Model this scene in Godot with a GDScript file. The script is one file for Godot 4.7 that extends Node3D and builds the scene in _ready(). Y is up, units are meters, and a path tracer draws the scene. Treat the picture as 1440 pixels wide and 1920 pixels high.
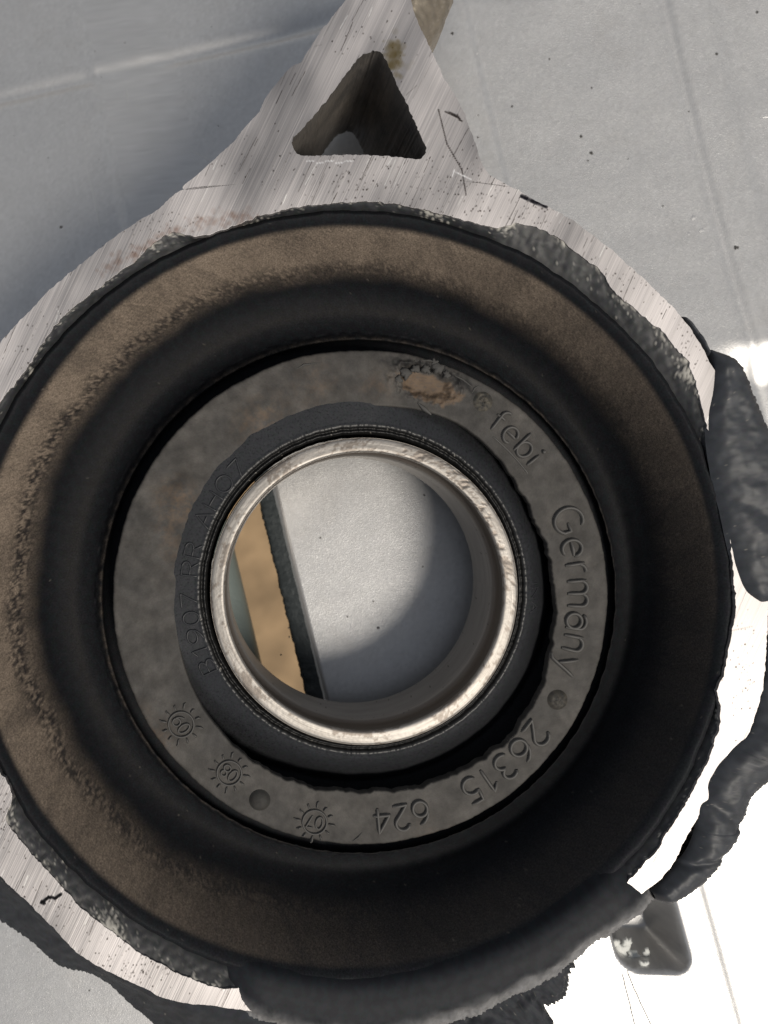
extends Node3D
# A sawn-off aluminium suspension arm with its rubber bushing, lying on a silver body panel above sandy ground.
# Plan drawing units: one unit is a sixteenth of a millimetre; x to the right, y towards the viewer's feet, h up from the sawn face.
const U := 1.0 / 16000.0
const ORIGIN := Vector2(690.0, 1117.0)
var rng := RandomNumberGenerator.new()
var n1 := FastNoiseLite.new()      # coarse
var n2 := FastNoiseLite.new()      # middle
var n3 := FastNoiseLite.new()      # fine
var M := {}

func P(x: float, y: float, h: float) -> Vector3:
	return Vector3((x - ORIGIN.x) * U, h * U, (y - ORIGIN.y) * U)

func make_noise(seed_value: int, freq: float, octaves: int) -> FastNoiseLite:
	var n := FastNoiseLite.new()
	n.seed = seed_value
	n.noise_type = FastNoiseLite.TYPE_SIMPLEX_SMOOTH
	n.frequency = freq
	n.fractal_octaves = octaves
	return n

# ---------------------------------------------------------------- meshes
# rows x cols points in plan units (x, h, y); closed joins the last column to the first. Skips cells whose flag is set.
func grid(pts: PackedVector3Array, cols: PackedColorArray, nr: int, nc: int, closed: bool, flip := false, skip := PackedByteArray()) -> Array:
	var nn := PackedVector3Array()
	nn.resize(nr * nc)
	var idx := PackedInt32Array()
	var last := nc if closed else nc - 1
	for r in nr - 1:
		for c in last:
			if skip.size() > 0 and skip[r * nc + c] == 1:
				continue
			var a := r * nc + c
			var b := r * nc + (c + 1) % nc
			var d := a + nc
			var e := b + nc
			var n := (pts[d] - pts[a]).cross(pts[b] - pts[a]) + (pts[e] - pts[d]).cross(pts[b] - pts[d])
			if flip:
				n = -n
				idx.append_array([a, d, b, b, d, e])
			else:
				idx.append_array([a, b, d, b, e, d])
			nn[a] += n
			nn[b] += n
			nn[d] += n
			nn[e] += n
	var pos := PackedVector3Array()
	pos.resize(pts.size())
	for i in pts.size():
		var p := pts[i]
		pos[i] = Vector3((p.x - ORIGIN.x) * U, p.y * U, (p.z - ORIGIN.y) * U)
		nn[i] = nn[i].normalized() if nn[i].length_squared() > 0.0 else Vector3.UP
	var out := []
	out.resize(Mesh.ARRAY_MAX)
	out[Mesh.ARRAY_VERTEX] = pos
	out[Mesh.ARRAY_NORMAL] = nn
	if cols.size() == pts.size():
		out[Mesh.ARRAY_COLOR] = cols
	out[Mesh.ARRAY_INDEX] = idx
	return out

func joined(parts: Array) -> Array:
	var out = parts[0]
	for k in range(1, parts.size()):
		var q = parts[k]
		var base: int = out[Mesh.ARRAY_VERTEX].size()
		var idx: PackedInt32Array = q[Mesh.ARRAY_INDEX]
		for i in idx.size():
			idx[i] += base
		out[Mesh.ARRAY_INDEX].append_array(idx)
		for what in [Mesh.ARRAY_VERTEX, Mesh.ARRAY_NORMAL, Mesh.ARRAY_COLOR, Mesh.ARRAY_TEX_UV]:
			if out[what] != null and q[what] != null:
				out[what].append_array(q[what])
	return out

func part(called: String, arrays: Array, mat: Material, parent: Node) -> MeshInstance3D:
	var mesh := ArrayMesh.new()
	mesh.add_surface_from_arrays(Mesh.PRIMITIVE_TRIANGLES, arrays)
	mesh.surface_set_material(0, mat)
	var o := MeshInstance3D.new()
	o.name = called
	o.mesh = mesh
	parent.add_child(o, true)
	return o

func thing(called: String, label: String, category: String) -> Node3D:
	var o := Node3D.new()
	o.name = called
	add_child(o)
	o.set_meta("label", label)
	o.set_meta("category", category)
	return o

# an outline through the given points, resampled to n points (Catmull-Rom)
func line(raw: Array, n: int, closed := false) -> PackedVector2Array:
	var q := PackedVector2Array()
	for i in range(0, raw.size(), 2):
		q.append(Vector2(raw[i], raw[i + 1]))
	var m := q.size()
	var fine := PackedVector2Array()
	var spans := m if closed else m - 1
	for i in spans:
		var a := q[(i - 1 + m) % m] if closed or i > 0 else q[0]
		var b := q[i]
		var c := q[(i + 1) % m]
		var d := q[(i + 2) % m] if closed or i + 2 < m else q[m - 1]
		for k in 12:
			fine.append(b.cubic_interpolate(c, a, d, k / 12.0))
	fine.append(q[0] if closed else q[m - 1])
	var len := PackedFloat32Array([0.0])
	for i in range(1, fine.size()):
		len.append(len[i - 1] + fine[i].distance_to(fine[i - 1]))
	var out := PackedVector2Array()
	var total := len[len.size() - 1]
	var at := 0
	for k in n:
		var want := total * k / (float(n) if closed else float(n - 1))
		while at < len.size() - 2 and len[at + 1] < want:
			at += 1
		var span := maxf(len[at + 1] - len[at], 1e-6)
		out.append(fine[at].lerp(fine[at + 1], clampf((want - len[at]) / span, 0.0, 1.0)))
	return out

# distance of a closed outline from a centre, by direction
func by_angle(poly: PackedVector2Array, centre: Vector2, n: int) -> PackedFloat32Array:
	var out := PackedFloat32Array()
	out.resize(n)
	var m := poly.size()
	for i in m:
		var a := poly[i] - centre
		var b := poly[(i + 1) % m] - centre
		var aa := a.angle()
		var step := wrapf(b.angle() - aa, -PI, PI)
		if absf(step) > 1.0:
			continue
		var k0 := int(ceil(minf(aa, aa + step) / TAU * n))
		var k1 := int(floor(maxf(aa, aa + step) / TAU * n))
		for k in range(k0, k1 + 1):
			var dir := Vector2.from_angle(TAU * k / n)
			var den := dir.cross(b - a)
			if absf(den) > 1e-9:
				out[posmod(k, n)] = a.cross(b - a) / den
	return out

func smooth_curve(stations: Array, t: float) -> Array:
	# stations: rows of equal length; t from 0 to rows - 1
	var n := stations.size()
	var i := clampi(int(t), 0, n - 2)
	var f := t - i
	var out := []
	for k in stations[0].size():
		var a = stations[maxi(i - 1, 0)][k]
		var b = stations[i][k]
		var c = stations[i + 1][k]
		var d = stations[mini(i + 2, n - 1)][k]
		out.append(cubic_interpolate(b, c, a, d, f))
	return out

# a surface between an inner and an outer line; profile rows are [share across, height]; noise roughens it
func loft(inner: PackedVector2Array, outer: PackedVector2Array, profile: Array, rows: int, rough: float, ragged: float, tint: Color, fleck: float, crease := [], droop := 26.0, smooth_top := false) -> Array:
	var nc := inner.size()
	var pts := PackedVector3Array()
	var cols := PackedColorArray()
	for r in rows:
		var st := smooth_curve(profile, float(r) / (rows - 1) * (profile.size() - 1))
		var s: float = st[0]
		var edge := clampf((s - 0.75) * 4.0, 0.0, 1.0)
		for c in nc:
			var p := inner[c].lerp(outer[c], s)
			var dir := (outer[c] - inner[c]).normalized()
			p += dir * edge * ragged * (n2.get_noise_2d(p.x * 2.2, p.y * 2.2) + 0.8 * n3.get_noise_2d(p.x, p.y))
			var h: float = st[1]
			var f := float(c) / (nc - 1)
			var ends := clampf(minf(f, 1.0 - f) * 9.0, 0.0, 1.0)
			h -= (1.0 - ends * (2.0 - ends)) * droop
			for cr in crease:
				h -= cr[2] * exp(-pow((f - cr[0] - (s - 0.5) * cr[3]) / cr[1], 2.0))
			var coarse := smoothstep(0.5, 0.75, s) if smooth_top else 0.25 + 0.75 * sin(PI * clampf(s, 0.0, 1.0))
			h += rough * (2.0 * n1.get_noise_2d(p.x * 1.6, p.y * 1.6) + 0.25 * n2.get_noise_2d(p.x * 0.8, p.y * 0.8) + (0.28 if smooth_top else 0.07) * n3.get_noise_2d(p.x, p.y)) * coarse
			pts.append(Vector3(p.x, h, p.y))
			var k := 1.0 + 0.35 * n2.get_noise_2d(p.y, p.x)
			var col := tint * k
			if smooth_top:                                           # dry and dusty where it rolls over the outer edge
				col = col.lerp(Color(0.2, 0.198, 0.2) * k, 0.85 * smoothstep(0.55, 0.82, s + 0.08 * n1.get_noise_2d(p.x, p.y)))
			if fleck > 0.0 and rng.randf() < 0.5 * fleck * (0.3 + maxf(0.0, n1.get_noise_2d(p.x * 4.0, p.y * 4.0)) * 2.0):
				col = col.lerp(Color(0.3, 0.27, 0.23), rng.randf_range(0.1, 0.6))
			cols.append(col)
	return grid(pts, cols, rows, nc, false)

# a rounded bar along a path of points (x, h, y): thin threads, cracks
func bar(path: Array, r: float) -> Array:
	var pts := PackedVector3Array()
	var n := 7
	for i in path.size():
		var a: Vector3 = path[maxi(i - 1, 0)]
		var b: Vector3 = path[mini(i + 1, path.size() - 1)]
		var t := (b - a).normalized()
		var s := t.cross(Vector3.UP).normalized()
		var w := s.cross(t)
		var rr := r * (0.3 if i == 0 or i == path.size() - 1 else 1.0)
		for k in n:
			pts.append(path[i] + (s * cos(TAU * k / n) + w * sin(TAU * k / n)) * rr)
	return grid(pts, PackedColorArray(), path.size(), n, true)

# ---------------------------------------------------------------- moulded lettering
# strokes in a box one unit high: L is a run of points, A an arc (centre, radii, from, to in degrees)
const GLYPHS := {
	"0": [0.6, "A .3 .5 .28 .5 0 360"], "1": [0.42, "L .05 .76 .3 1 .3 0"],
	"2": [0.6, "A .3 .72 .28 .28 165 -35 L .5 .53 .02 0 .62 0"],
	"3": [0.6, "A .28 .76 .25 .24 150 -85", "A .28 .27 .3 .27 88 -150"],
	"4": [0.66, "L .48 0 .48 1 0 .3 .68 .3"], "5": [0.6, "L .56 1 .14 1 .1 .56", "A .28 .32 .3 .32 125 -145"],
	"6": [0.62, "A .31 .31 .3 .31 0 360", "A .66 .36 .65 .64 176 108"], "7": [0.58, "L 0 1 .58 1 .2 0"],
	"8": [0.6, "A .3 .76 .24 .24 0 360", "A .3 .26 .29 .26 0 360"], "9": [0.62, "A .31 .69 .3 .31 0 360", "A -.04 .64 .65 .64 -4 -72"],
	"A": [0.7, "L 0 0 .35 1 .7 0", "L .13 .36 .57 .36"], "B": [0.6, "L .3 0 0 0 0 1 .3 1", "A .3 .76 .24 .24 90 -90", "L .3 .52 0 .52", "A .3 .26 .28 .26 90 -90"],
	"R": [0.62, "L 0 0 0 1 .32 1", "A .32 .74 .26 .26 90 -90", "L .32 .48 0 .48", "L .32 .48 .6 0"],
	"H": [0.64, "L 0 0 0 1", "L .62 0 .62 1", "L 0 .52 .62 .52"], "O": [0.74, "A .37 .5 .36 .5 0 360"], "I": [0.14, "L .07 0 .07 1"],
	"N": [0.66, "L 0 0 0 1 .64 0 .64 1"], "G": [0.78, "A .4 .5 .4 .5 50 325 L .73 .2 .73 .46 .46 .46"],
	"e": [0.56, "L .03 .36 .53 .36", "A .28 .34 .27 .34 5 310"], "r": [0.36, "L .04 0 .04 .68", "A .26 .42 .22 .26 180 70"],
	"m": [0.84, "L .02 0 .02 .68", "A .22 .46 .2 .22 180 0 L .42 .46 .42 0", "A .62 .46 .2 .22 180 0 L .82 .46 .82 0"],
	"n": [0.5, "L .02 0 .02 .68", "A .24 .45 .22 .23 180 0 L .46 .45 .46 0"], "a": [0.54, "A .26 .26 .24 .26 0 360", "A .26 .46 .24 .22 150 0 L .5 .46 .5 0"],
	"y": [0.54, "L 0 .68 .27 0", "L .54 .68 .27 0 .16 -.22 .0 -.28"], "f": [0.4, "A .38 .76 .22 .24 80 180 L .16 .76 .16 0", "L 0 .66 .36 .66"],
	"b": [0.56, "L .03 1 .03 0", "A .29 .33 .26 .33 0 360"], "i": [0.14, "L .07 0 .07 .66", "A .07 .88 .02 .02 0 360"],
}

func strokes(spec: String) -> PackedVector2Array:
	var out := PackedVector2Array()
	var w := spec.split(" ", false)
	var i := 0
	while i < w.size():
		if w[i] == "A":
			var a0 := deg_to_rad(w[i + 5].to_float())
			var a1 := deg_to_rad(w[i + 6].to_float())
			var n := maxi(5, int(absf(a1 - a0) * 4.5))
			for k in n + 1:
				var a := lerpf(a0, a1, float(k) / n)
				out.append(Vector2(w[i + 1].to_float() + cos(a) * w[i + 3].to_float(), w[i + 2].to_float() + sin(a) * w[i + 4].to_float()))
			i += 7
		else:
			i += 1
			while i < w.size() and w[i] != "A":
				var p := Vector2(w[i].to_float(), w[i + 1].to_float())
				if out.is_empty() or out[out.size() - 1].distance_to(p) > 0.01:
					out.append(p)
				i += 2
	return out

# a half-round ridge that swells out of the rubber along a plan line
func ridge(path: PackedVector2Array, h: Callable, wide: float, high: float) -> Array:
	var sect := [[-1.5, -0.15], [-1.15, 0.02], [-0.95, 0.35], [-0.75, 0.8], [-0.35, 0.98], [0.0, 1.0], [0.35, 0.98], [0.75, 0.8], [0.95, 0.35], [1.15, 0.02], [1.5, -0.15]]
	var pts := PackedVector3Array()
	var n := path.size()
	var loop := path[0].distance_to(path[n - 1]) < 0.5
	for i in n:
		var a := path[i - 1] if i > 0 else (path[n - 2] if loop else path[0])
		var b := path[i + 1] if i < n - 1 else (path[1] if loop else path[n - 1])
		var d := (b - a).normalized()
		var s := Vector2(-d.y, d.x)
		var cap := 0.35 if (not loop and (i == 0 or i == n - 1)) else 1.0
		for q in sect:
			var p: Vector2 = path[i] + s * q[0] * wide * (0.5 + cap * 0.5)
			pts.append(Vector3(p.x, h.call(p) + q[1] * high * cap, p.y))
	return grid(pts, PackedColorArray(), n, sect.size(), false, true)

# a word bent round a centre, tops outward, read clockwise
func word(text: String, centre: Vector2, base: float, tall: float, from: float, to: float, h: Callable, wide: float, high: float) -> Array:
	var total := 0.0
	for ch in text:
		total += (GLYPHS[ch][0] if GLYPHS.has(ch) else 0.4) + 0.2
	total -= 0.2
	var a0 := deg_to_rad(from)
	var a1 := deg_to_rad(to)
	var made := []
	var x := 0.0
	for ch in text:
		if GLYPHS.has(ch):
			for k in range(1, GLYPHS[ch].size()):
				var s := strokes(GLYPHS[ch][k])
				var path := PackedVector2Array()
				for i in s.size():
					var steps := 1 if i == 0 else maxi(1, int(s[i].distance_to(s[i - 1]) * 8.0))
					for j in steps:
						var g := s[i] if i == 0 else s[i - 1].lerp(s[i], float(j + 1) / steps)
						var a := lerpf(a0, a1, (x + g.x) / total)
						path.append(centre + Vector2.from_angle(a) * (base + g.y * tall))
				made.append(ridge(path, h, wide, high))
			x += GLYPHS[ch][0] + 0.2
		else:
			x += 0.6
	return joined(made)

# ---------------------------------------------------------------- textures and materials
func noise_image(size: int, freq: float, seed_value: int, octaves: int, kind := FastNoiseLite.TYPE_SIMPLEX_SMOOTH) -> Image:
	var n := make_noise(seed_value, freq, octaves)
	n.noise_type = kind
	var im := n.get_seamless_image(size, size)
	im.convert(Image.FORMAT_L8)
	return im

func tex(im: Image) -> ImageTexture:
	return ImageTexture.create_from_image(im)

func mat(called: String, color: Color, rough: float, metal: float, tile: float, bump: Texture2D = null, bump_cm := 0.0, albedo: Texture2D = null, vertex := true) -> StandardMaterial3D:
	var m := StandardMaterial3D.new()
	m.resource_name = called
	m.albedo_color = color.linear_to_srgb()
	m.roughness = rough
	m.metallic = metal
	m.vertex_color_use_as_albedo = vertex
	m.uv1_triplanar = true
	m.uv1_scale = Vector3.ONE / tile
	if bump:
		m.heightmap_enabled = true
		m.heightmap_texture = bump
		m.heightmap_scale = bump_cm
	if albedo:
		m.albedo_texture = albedo
	M[called] = m
	return m

# light grey image with dark pits where the noise is low
func pitted(size: int, freq: float, seed_value: int, cut: float, dark: float) -> Image:
	var im := noise_image(size, freq, seed_value, 3)
	var data := im.get_data()
	for i in data.size():
		var v := data[i] / 255.0
		data[i] = int(255.0 * lerpf(dark, 1.0, smoothstep(cut - 0.05, cut + 0.05, v)) * (0.86 + 0.14 * v))
	return Image.create_from_data(size, size, false, Image.FORMAT_L8, data)

# soft clouds between a lowest tone and white
func clouded(size: int, freq: float, seed_value: int, low: float) -> Image:
	var im := noise_image(size, freq, seed_value, 5)
	var data := im.get_data()
	for i in data.size():
		data[i] = int(lerpf(low * 255.0, 255.0, data[i] / 255.0))
	return Image.create_from_data(size, size, false, Image.FORMAT_L8, data)

# the sawn face: the texture runs along the saw strokes
const SAW := Vector2(0.43, -0.9028)
const SAW_ACROSS := Vector2(0.9028, 0.43)
const FACE_W := 2048
const FACE_H := 1024
var face_color: PackedByteArray
var face_relief: PackedByteArray

func face_uv(p: Vector2) -> Vector2:
	return Vector2((p.dot(SAW_ACROSS) + 180.0) / 2400.0, (p.dot(SAW) + 1860.0) / 2600.0)

func face_dot(p: Vector2, r: float, tone: Color, strength: float, relief: float) -> void:
	var c := face_uv(p) * Vector2(FACE_W, FACE_H)
	var ru := maxf(r * FACE_W / 2400.0, 0.6)
	var rv := maxf(r * FACE_H / 2600.0, 0.5)
	for v in range(int(c.y - rv), int(c.y + rv) + 1):
		for u in range(int(c.x - ru), int(c.x + ru) + 1):
			if u < 0 or v < 0 or u >= FACE_W or v >= FACE_H:
				continue
			var d := Vector2((u + 0.5 - c.x) / ru, (v + 0.5 - c.y) / rv).length()
			var k := clampf(clampf((1.15 - d) * 2.0, 0.0, 1.0) * strength, 0.0, 1.0)
			var i := v * FACE_W + u
			face_color[i * 3] = int(lerpf(face_color[i * 3], tone.r * 255.0, k))
			face_color[i * 3 + 1] = int(lerpf(face_color[i * 3 + 1], tone.g * 255.0, k))
			face_color[i * 3 + 2] = int(lerpf(face_color[i * 3 + 2], tone.b * 255.0, k))
			face_relief[i] = int(clampf(face_relief[i] + relief * k, 0.0, 255.0))

func face_stroke(a: Vector2, b: Vector2, r: float, tone: Color, strength: float, relief: float) -> void:
	var n := int(a.distance_to(b) / maxf(r, 1.2)) + 1
	for i in n + 1:
		face_dot(a.lerp(b, float(i) / n), r, tone, strength * (0.6 + 0.4 * n3.get_noise_2d(a.x + i * 3.0, a.y)), relief)

func make_face_material() -> void:
	var fine := make_noise(31, 0.42, 3).get_image(FACE_W, 24)
	fine.convert(Image.FORMAT_L8)
	fine.resize(FACE_W, FACE_H, Image.INTERPOLATE_CUBIC)
	var broad := make_noise(32, 0.05, 3).get_image(FACE_W, 40)
	broad.convert(Image.FORMAT_L8)
	broad.resize(FACE_W, FACE_H, Image.INTERPOLATE_CUBIC)
	var cloud := make_noise(33, 0.02, 4).get_image(512, 256)
	cloud.convert(Image.FORMAT_L8)
	cloud.resize(FACE_W, FACE_H, Image.INTERPOLATE_CUBIC)
	var f := fine.get_data()
	var b := broad.get_data()
	var c := cloud.get_data()
	face_color.resize(FACE_W * FACE_H * 3)
	face_relief.resize(FACE_W * FACE_H)
	for i in FACE_W * FACE_H:
		var g := f[i] * 0.45 + b[i] * 0.3 + c[i] * 0.25
		face_relief[i] = int(f[i] * 0.55 + b[i] * 0.45)
		var t := 134.0 + f[i] * 0.09 + b[i] * 0.06 + c[i] * 0.25
		face_color[i * 3] = mini(int(t * 1.0), 255)
		face_color[i * 3 + 1] = mini(int(t * 0.975), 255)
		face_color[i * 3 + 2] = mini(int(t * 0.968), 255)
	var ink := Color(0.13, 0.11, 0.1)
	for k in 640:                                        # long saw scores
		var p := Vector2(rng.randf_range(-100, 1440), rng.randf_range(-40, 1920))
		var l := rng.randf_range(12, 95)
		face_stroke(p, p + SAW.rotated(rng.randf_range(-0.06, 0.06)) * l, rng.randf_range(0.5, 1.1), ink, rng.randf_range(0.1, 0.55), -50)
	for k in 70:                                         # handling scratches across the saw strokes
		var p := Vector2(rng.randf_range(-100, 1440), rng.randf_range(-40, 1920))
		face_stroke(p, p + Vector2.from_angle(rng.randf() * TAU) * rng.randf_range(12, 60), rng.randf_range(0.5, 0.9), Color(0.3, 0.28, 0.27) if k % 2 else Color(0.98, 0.97, 0.95), rng.randf_range(0.2, 0.6), -25)
	for k in 260:                                        # bright scores
		var p := Vector2(rng.randf_range(-100, 1440), rng.randf_range(-40, 1920))
		var l := rng.randf_range(10, 70)
		face_stroke(p, p + SAW.rotated(rng.randf_range(-0.1, 0.1)) * l, 0.9, Color(1, 1, 0.98), rng.randf_range(0.3, 0.8), 40)
	for spot in [[880, 350, 110, 60, 420], [690, 350, 130, 40, 260], [300, 430, 70, 45, 160], [80, 640, 70, 80, 200], [1180, 520, 90, 70, 260], [1290, 650, 40, 60, 150],
			[1390, 1250, 40, 110, 170], [20, 1530, 60, 70, 320], [110, 1690, 90, 70, 300], [260, 1810, 80, 50, 420], [1000, 400, 70, 30, 200], [560, 300, 200, 60, 160], [700, 80, 90, 80, 120]]:
		for k in int(spot[4] * 0.35):
			var p := Vector2(spot[0] + rng.randfn() * spot[2] * 0.55, spot[1] + rng.randfn() * spot[3] * 0.55)
			face_dot(p, rng.randf_range(0.6, 1.8), ink, rng.randf_range(0.2, 0.8), -60)
	for k in 170:                                        # oily brown stain beside the three-cornered hole
		face_dot(Vector2(738 + rng.randfn() * 9.0, 108 + rng.randfn() * 17.0), rng.randf_range(2.0, 8.0), Color(0.42, 0.36, 0.22), rng.randf_range(0.04, 0.2), 0)
	for k in 200:                                        # rusty tinge along the upper left of the bore
		var t := rng.randf()
		face_dot(Vector2(lerpf(180, 480, t) + rng.randfn() * 6.0, lerpf(520, 405, t) - 30.0 * sin(PI * t) + rng.randfn() * 8.0), rng.randf_range(2.0, 7.0), Color(0.42, 0.27, 0.2), rng.randf_range(0.04, 0.14), 0)
	face_stroke(Vector2(822, 205), Vector2(838, 270), 1.3, ink, 0.8, -70)
	face_stroke(Vector2(838, 270), Vector2(866, 318), 1.2, ink, 0.8, -70)
	face_stroke(Vector2(866, 318), Vector2(874, 366), 1.3, ink, 0.8, -70)
	for k in 5:
		face_stroke(Vector2(835 + k * 6, 209 + k * 3), Vector2(858 + k * 2, 216 + k * 3), 1.6, ink, 0.8, -60)
	face_stroke(Vector2(850, 322), Vector2(884, 336), 1.3, Color(1, 1, 1), 0.9, 40)
	face_stroke(Vector2(852, 318), Vector2(848, 332), 1.2, Color(1, 1, 1), 0.8, 40)
	for k in 5:
		face_stroke(Vector2(575 + k * 18, 302 + (k % 2) * 4), Vector2(590 + k * 18, 302 + (k % 2) * 3), 1.0, Color(1, 1, 1), 0.9, 40)
	for q in [[78, 1692, 92, 1682], [92, 1682, 104, 1684], [104, 1684, 114, 1677], [84, 1694, 79, 1690]]:   # torn nick in the rim
		face_stroke(Vector2(q[0], q[1]), Vector2(q[2], q[3]), 3.2, Color(0.04, 0.04, 0.05), 1.4, -120)
	for q in [[978, 368, 1000, 378], [1000, 378, 1024, 388]]:
		face_stroke(Vector2(q[0], q[1]), Vector2(q[2], q[3]), 3.6, Color(0.08, 0.08, 0.1), 1.3, -120)
	var m := StandardMaterial3D.new()
	m.resource_name = "sawn_aluminium"
	m.albedo_texture = tex(Image.create_from_data(FACE_W, FACE_H, false, Image.FORMAT_RGB8, face_color))
	m.metallic = 0.88
	var dull := PackedByteArray()
	dull.resize(FACE_W * FACE_H)
	for i in dull.size():
		dull[i] = int(88.0 + b[i] * 0.05 + c[i] * 0.28)
	m.roughness = 1.0
	m.roughness_texture = tex(Image.create_from_data(FACE_W, FACE_H, false, Image.FORMAT_L8, dull))
	m.roughness_texture_channel = BaseMaterial3D.TEXTURE_CHANNEL_RED
	m.heightmap_enabled = true
	m.heightmap_texture = tex(Image.create_from_data(FACE_W, FACE_H, false, Image.FORMAT_L8, face_relief))
	m.heightmap_scale = 0.003
	M.face = m

func make_materials() -> void:
	var grain := tex(noise_image(512, 0.09, 5, 4))
	var rough_grain := tex(noise_image(512, 0.03, 6, 5))
	var flake := tex(noise_image(512, 0.5, 7, 2, FastNoiseLite.TYPE_CELLULAR))
	var pits := tex(pitted(512, 0.11, 8, 0.25, 0.3))
	var mottled := tex(clouded(512, 0.02, 9, 0.7))
	mat("rubber", Color.WHITE, 0.72, 0.0, 0.03, grain, 0.002, tex(clouded(512, 0.22, 15, 0.45))).metallic_specular = 0.28
	mat("ring_rubber", Color.WHITE, 0.66, 0.0, 0.04, rough_grain, 0.004, mottled).metallic_specular = 0.35
	mat("seal_rubber", Color.WHITE, 0.45, 0.0, 0.021, grain, 0.0008, pits).metallic_specular = 0.5
	mat("sealant", Color.WHITE, 0.55, 0.0, 0.04, rough_grain, 0.001)
	mat("torn_rubber", Color.WHITE, 0.66, 0.0, 0.04, rough_grain, 0.0015).metallic_specular = 0.35
	mat("steel", Color.WHITE, 0.55, 0.85, 0.03, grain, 0.002)
	mat("cast_metal", Color(0.3, 0.27, 0.23), 0.7, 0.35, 0.03, rough_grain, 0.02, null, false)
	mat("hole_metal", Color.WHITE, 0.55, 0.5, 0.03, rough_grain, 0.012)
	var paint := mat("silver_paint", Color.WHITE, 0.42, 0.75, 0.028, flake, 0.0028)
	paint.clearcoat_enabled = false
	mat("flake_paint", Color(0.62, 0.63, 0.6), 0.5, 0.0, 0.03, rough_grain, 0.01, null, false)
	mat("dark_strip", Color(0.035, 0.042, 0.045), 0.6, 0.0, 0.02, rough_grain, 0.02, null, false)
	mat("grey_flange", Color(0.16, 0.19, 0.18), 0.6, 0.1, 0.03, rough_grain, 0.01, null, false)
	mat("grit", Color(0.05, 0.048, 0.045), 0.8, 0.0, 0.02, rough_grain, 0.01, null, false)
	mat("crack", Color(0.2, 0.2, 0.2), 0.7, 0.0, 0.02, null, 0.0, null, false)
	var sand_im := noise_image(512, 0.03, 12, 5)
	var sm := mat("sand", Color(0.42, 0.29, 0.165), 0.95, 0.0, 0.3, tex(sand_im), 0.1, tex(clouded(512, 0.012, 13, 0.7)), false)
	sm.uv1_world_triplanar = true

# ---------------------------------------------------------------- the bushing
const BORE := Vector2(649.0, 1121.0)
var inner_edge: PackedFloat32Array
const TURNS := 1100

func angle_share(a: float, centre: float, half: float) -> float:
	return clampf(1.0 - absf(wrapf(a - deg_to_rad(centre), -PI, PI)) / deg_to_rad(half), 0.0, 1.0)

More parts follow.
